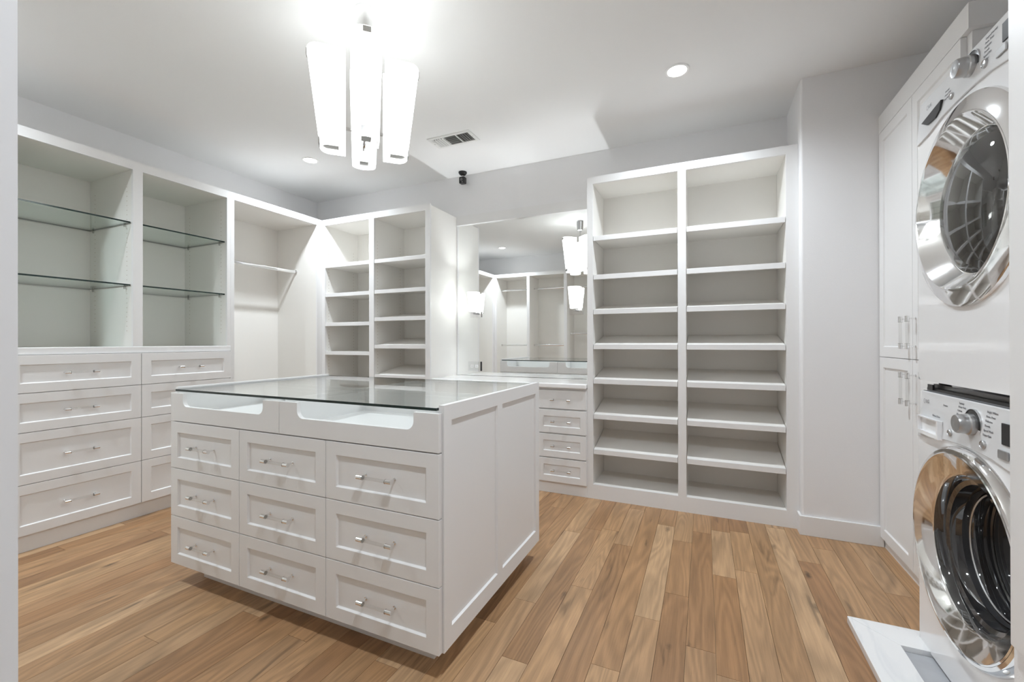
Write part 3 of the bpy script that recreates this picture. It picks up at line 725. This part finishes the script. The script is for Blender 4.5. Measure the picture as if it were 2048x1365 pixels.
# sconces on the mirror
def sconce(x, lab):
    t = thing('wall_sconce', lab, 'wall lamp', (x, 3.6555, 1.437))
    obj('wall_plate', G().box(-0.060, 0.060, -0.012, 0.0, 0.0, 0.055), 'chrome', t, bevel=0.001)
    obj('bracket_arm', G().box(-0.010, 0.010, -0.075, -0.0125, 0.028, 0.040).box(-0.036, 0.036, -0.082, -0.070, 0.040, 0.048), 'chrome', t)
    sh = u_shade('glass_shade', 0.052, 0.238, 0.0, 0.072, 0.092, 0.036, 0.053, 'sshade', t, -PI/2, loc=(0, -0.022, 0), th=0.004)
    for sx in (-1, 1):
        g = G().add([(sx*0.0375-0.0025, -0.048, 0.046), (sx*0.0375+0.0025, -0.048, 0.046), (sx*0.0375+0.0025, -0.054, 0.046), (sx*0.0375-0.0025, -0.054, 0.046),
                     (sx*0.049-0.0025, -0.048, 0.155), (sx*0.049+0.0025, -0.048, 0.155), (sx*0.049+0.0025, -0.054, 0.155), (sx*0.049-0.0025, -0.054, 0.155)],
                    [(0,3,2,1),(4,5,6,7),(0,1,5,4),(1,2,6,5),(2,3,7,6),(3,0,4,7)])
        obj('side_clip', g, 'chrome', t)
    obj('lamp_holder', G().cyl((0, -0.052, 0.048), (0, -0.052, 0.082), 0.011, 14), 'chrome', t, smooth=True)
    point('sconce_bulb', (0, -0.054, 0.14), P_SCON, 0.02, parent=t)
sconce(-2.018, 'chrome wall lamp with opal shade on the mirror beside shelf tower')
sconce(-1.022, 'chrome wall lamp with opal shade on the mirror beside shoe rack')

# downlights
def downlight(x, y, lab, power=P_DOWN, lname='downlight_spot'):
    t = thing('recessed_downlight', lab, 'downlight', (x, y, CEIL), 0, 'recessed ceiling downlights')
    obj('trim_ring', G().lathez([(0.072, -0.0004), (0.072, -0.004), (0.066, -0.007), (0.056, -0.005), (0.054, -0.0015)], 0, 0, 40), 'ceil', t, smooth=True)
    obj('lens', G().lathez([(0.0, -0.0032), (0.03, -0.0030), (0.0535, -0.0018)], 0, 0, 32), 'lens', t)
    l = bpy.data.lights.new(lname, 'SPOT'); l.energy = power*4; l.spot_size = math.radians(150); l.spot_blend = 0.9; l.shadow_soft_size = 0.05; l.color = (0.86, 0.935, 1.0)
    o = bpy.data.objects.new(lname, l); COL.objects.link(o); o.parent = t; o.location = (0, 0, -0.012)
downlight(-0.148, 2.775, 'round recessed downlight in the ceiling in front of shoe rack')
downlight(-3.235, 2.785, 'round recessed downlight in the ceiling before the corner hanging bay')
downlight(-3.215, 0.55, 'round recessed downlight in the ceiling before entry wall hanging bays', lname='downlight_mirror_offscreen')   # seen in the mirror only
# outside the frame: the shadows of the island's drawer handles trace back to a ceiling lamp here
downlight(-0.148, 0.55, 'round recessed downlight in the ceiling just inside the entry', lname='downlight_entry_offscreen')

# ------------------------------------------------------------------ ceiling vent and camera
v = thing('air_vent', 'white rectangular ceiling air vent with three louvre sections', 'air vent', (-1.850, 2.975, CEIL))
hx, hy = 0.195, 0.092
fr = G(); z0, z1 = -0.007, -0.0005
fr.box(-hx, hx, -hy, -hy+0.026, z0, z1).box(-hx, hx, hy-0.026, hy, z0, z1).box(-hx, -hx+0.030, -hy+0.026, hy-0.026, z0, z1).box(hx-0.030, hx, -hy+0.026, hy-0.026, z0, z1)
for xx in (-0.055, 0.055): fr.box(xx-0.004, xx+0.004, -hy+0.026, hy-0.026, z0, z1)
obj('vent_frame', fr, 'slat', v, bevel=0.002)
dk = G(); e = 0.0015; ax, ay, dz = 0.1645, 0.0655, 0.30
dk.box(-ax, -ax+e, -ay, ay, 0.0, dz).box(ax-e, ax, -ay, ay, 0.0, dz).box(-ax+e, ax-e, -ay, -ay+e, 0.0, dz).box(-ax+e, ax-e, ay-e, ay, 0.0, dz).box(-ax, ax, -ay, ay, dz, dz+e)
obj('duct', dk, 'duct', v)
def slat_x(xc, tilt):
    w_, e = 0.012, 0.0012
    dx, dz = math.cos(tilt)*w_/2, math.sin(tilt)*w_/2; y0, y1 = -hy+0.0265, hy-0.0265
    zz = -0.0075
    g = G().add([(xc-dx, y0, zz-dz), (xc+dx, y0, zz+dz), (xc+dx, y1, zz+dz), (xc-dx, y1, zz-dz), (xc-dx, y0, zz-dz-e), (xc+dx, y0, zz+dz-e), (xc+dx, y1, zz+dz-e), (xc-dx, y1, zz-dz-e)],
                [(0,1,2,3),(7,6,5,4),(0,4,5,1),(1,5,6,2),(2,6,7,3),(3,7,4,0)])
    obj('louvre', g, 'slat', v)
for i in range(5):
    slat_x(-0.155+i*0.0215, math.radians(40)); slat_x(0.070+i*0.0215, math.radians(-40))
for i in range(5):
    yc = -0.054+i*0.027; w_, e = 0.013, 0.0012
    dy, dz = math.cos(0.7)*w_/2, math.sin(0.7)*w_/2; zz = -0.0075
    g = G().add([(-0.0505, yc-dy, zz-dz), (0.0505, yc-dy, zz-dz), (0.0505, yc+dy, zz+dz), (-0.0505, yc+dy, zz+dz), (-0.0505, yc-dy, zz-dz-e), (0.0505, yc-dy, zz-dz-e), (0.0505, yc+dy, zz+dz-e), (-0.0505, yc+dy, zz+dz-e)],
                [(0,1,2,3),(7,6,5,4),(0,4,5,1),(1,5,6,2),(2,6,7,3),(3,7,4,0)])
    obj('louvre', g, 'slat', v)
for sx in (-0.178, 0.178): obj('screw', G().cyl((sx, 0, -0.0085), (sx, 0, -0.0072), 0.004, 10), 'nickel', v)
sc = thing('security_camera', 'small black cube camera hanging from the ceiling near the mirror', 'camera', (-2.125, 3.585, CEIL))
obj('mount_base', G().lathez([(0.0, -0.0005), (0.040, -0.0005), (0.041, -0.010), (0.030, -0.026), (0.014, -0.036), (0.0, -0.037)], 0, 0, 24), 'black', sc, smooth=True)
obj('neck', G().cyl((0, 0, -0.036), (0, 0, -0.052), 0.010, 12), 'silver', sc, smooth=True)
cb = obj('camera_body', G().box(-0.030, 0.030, -0.026, 0.026, -0.114, -0.050), 'black', sc, bevel=0.010, seg=3)
obj('lens', G().lathe([(0.0, -0.0275), (0.012, -0.0275), (0.014, -0.0262)], 0, -0.078, 20), 'darkglass', sc, smooth=True)
obj('status_light', G().box(0.004, 0.014, -0.0272, -0.0262, -0.107, -0.102), 'silver', sc)
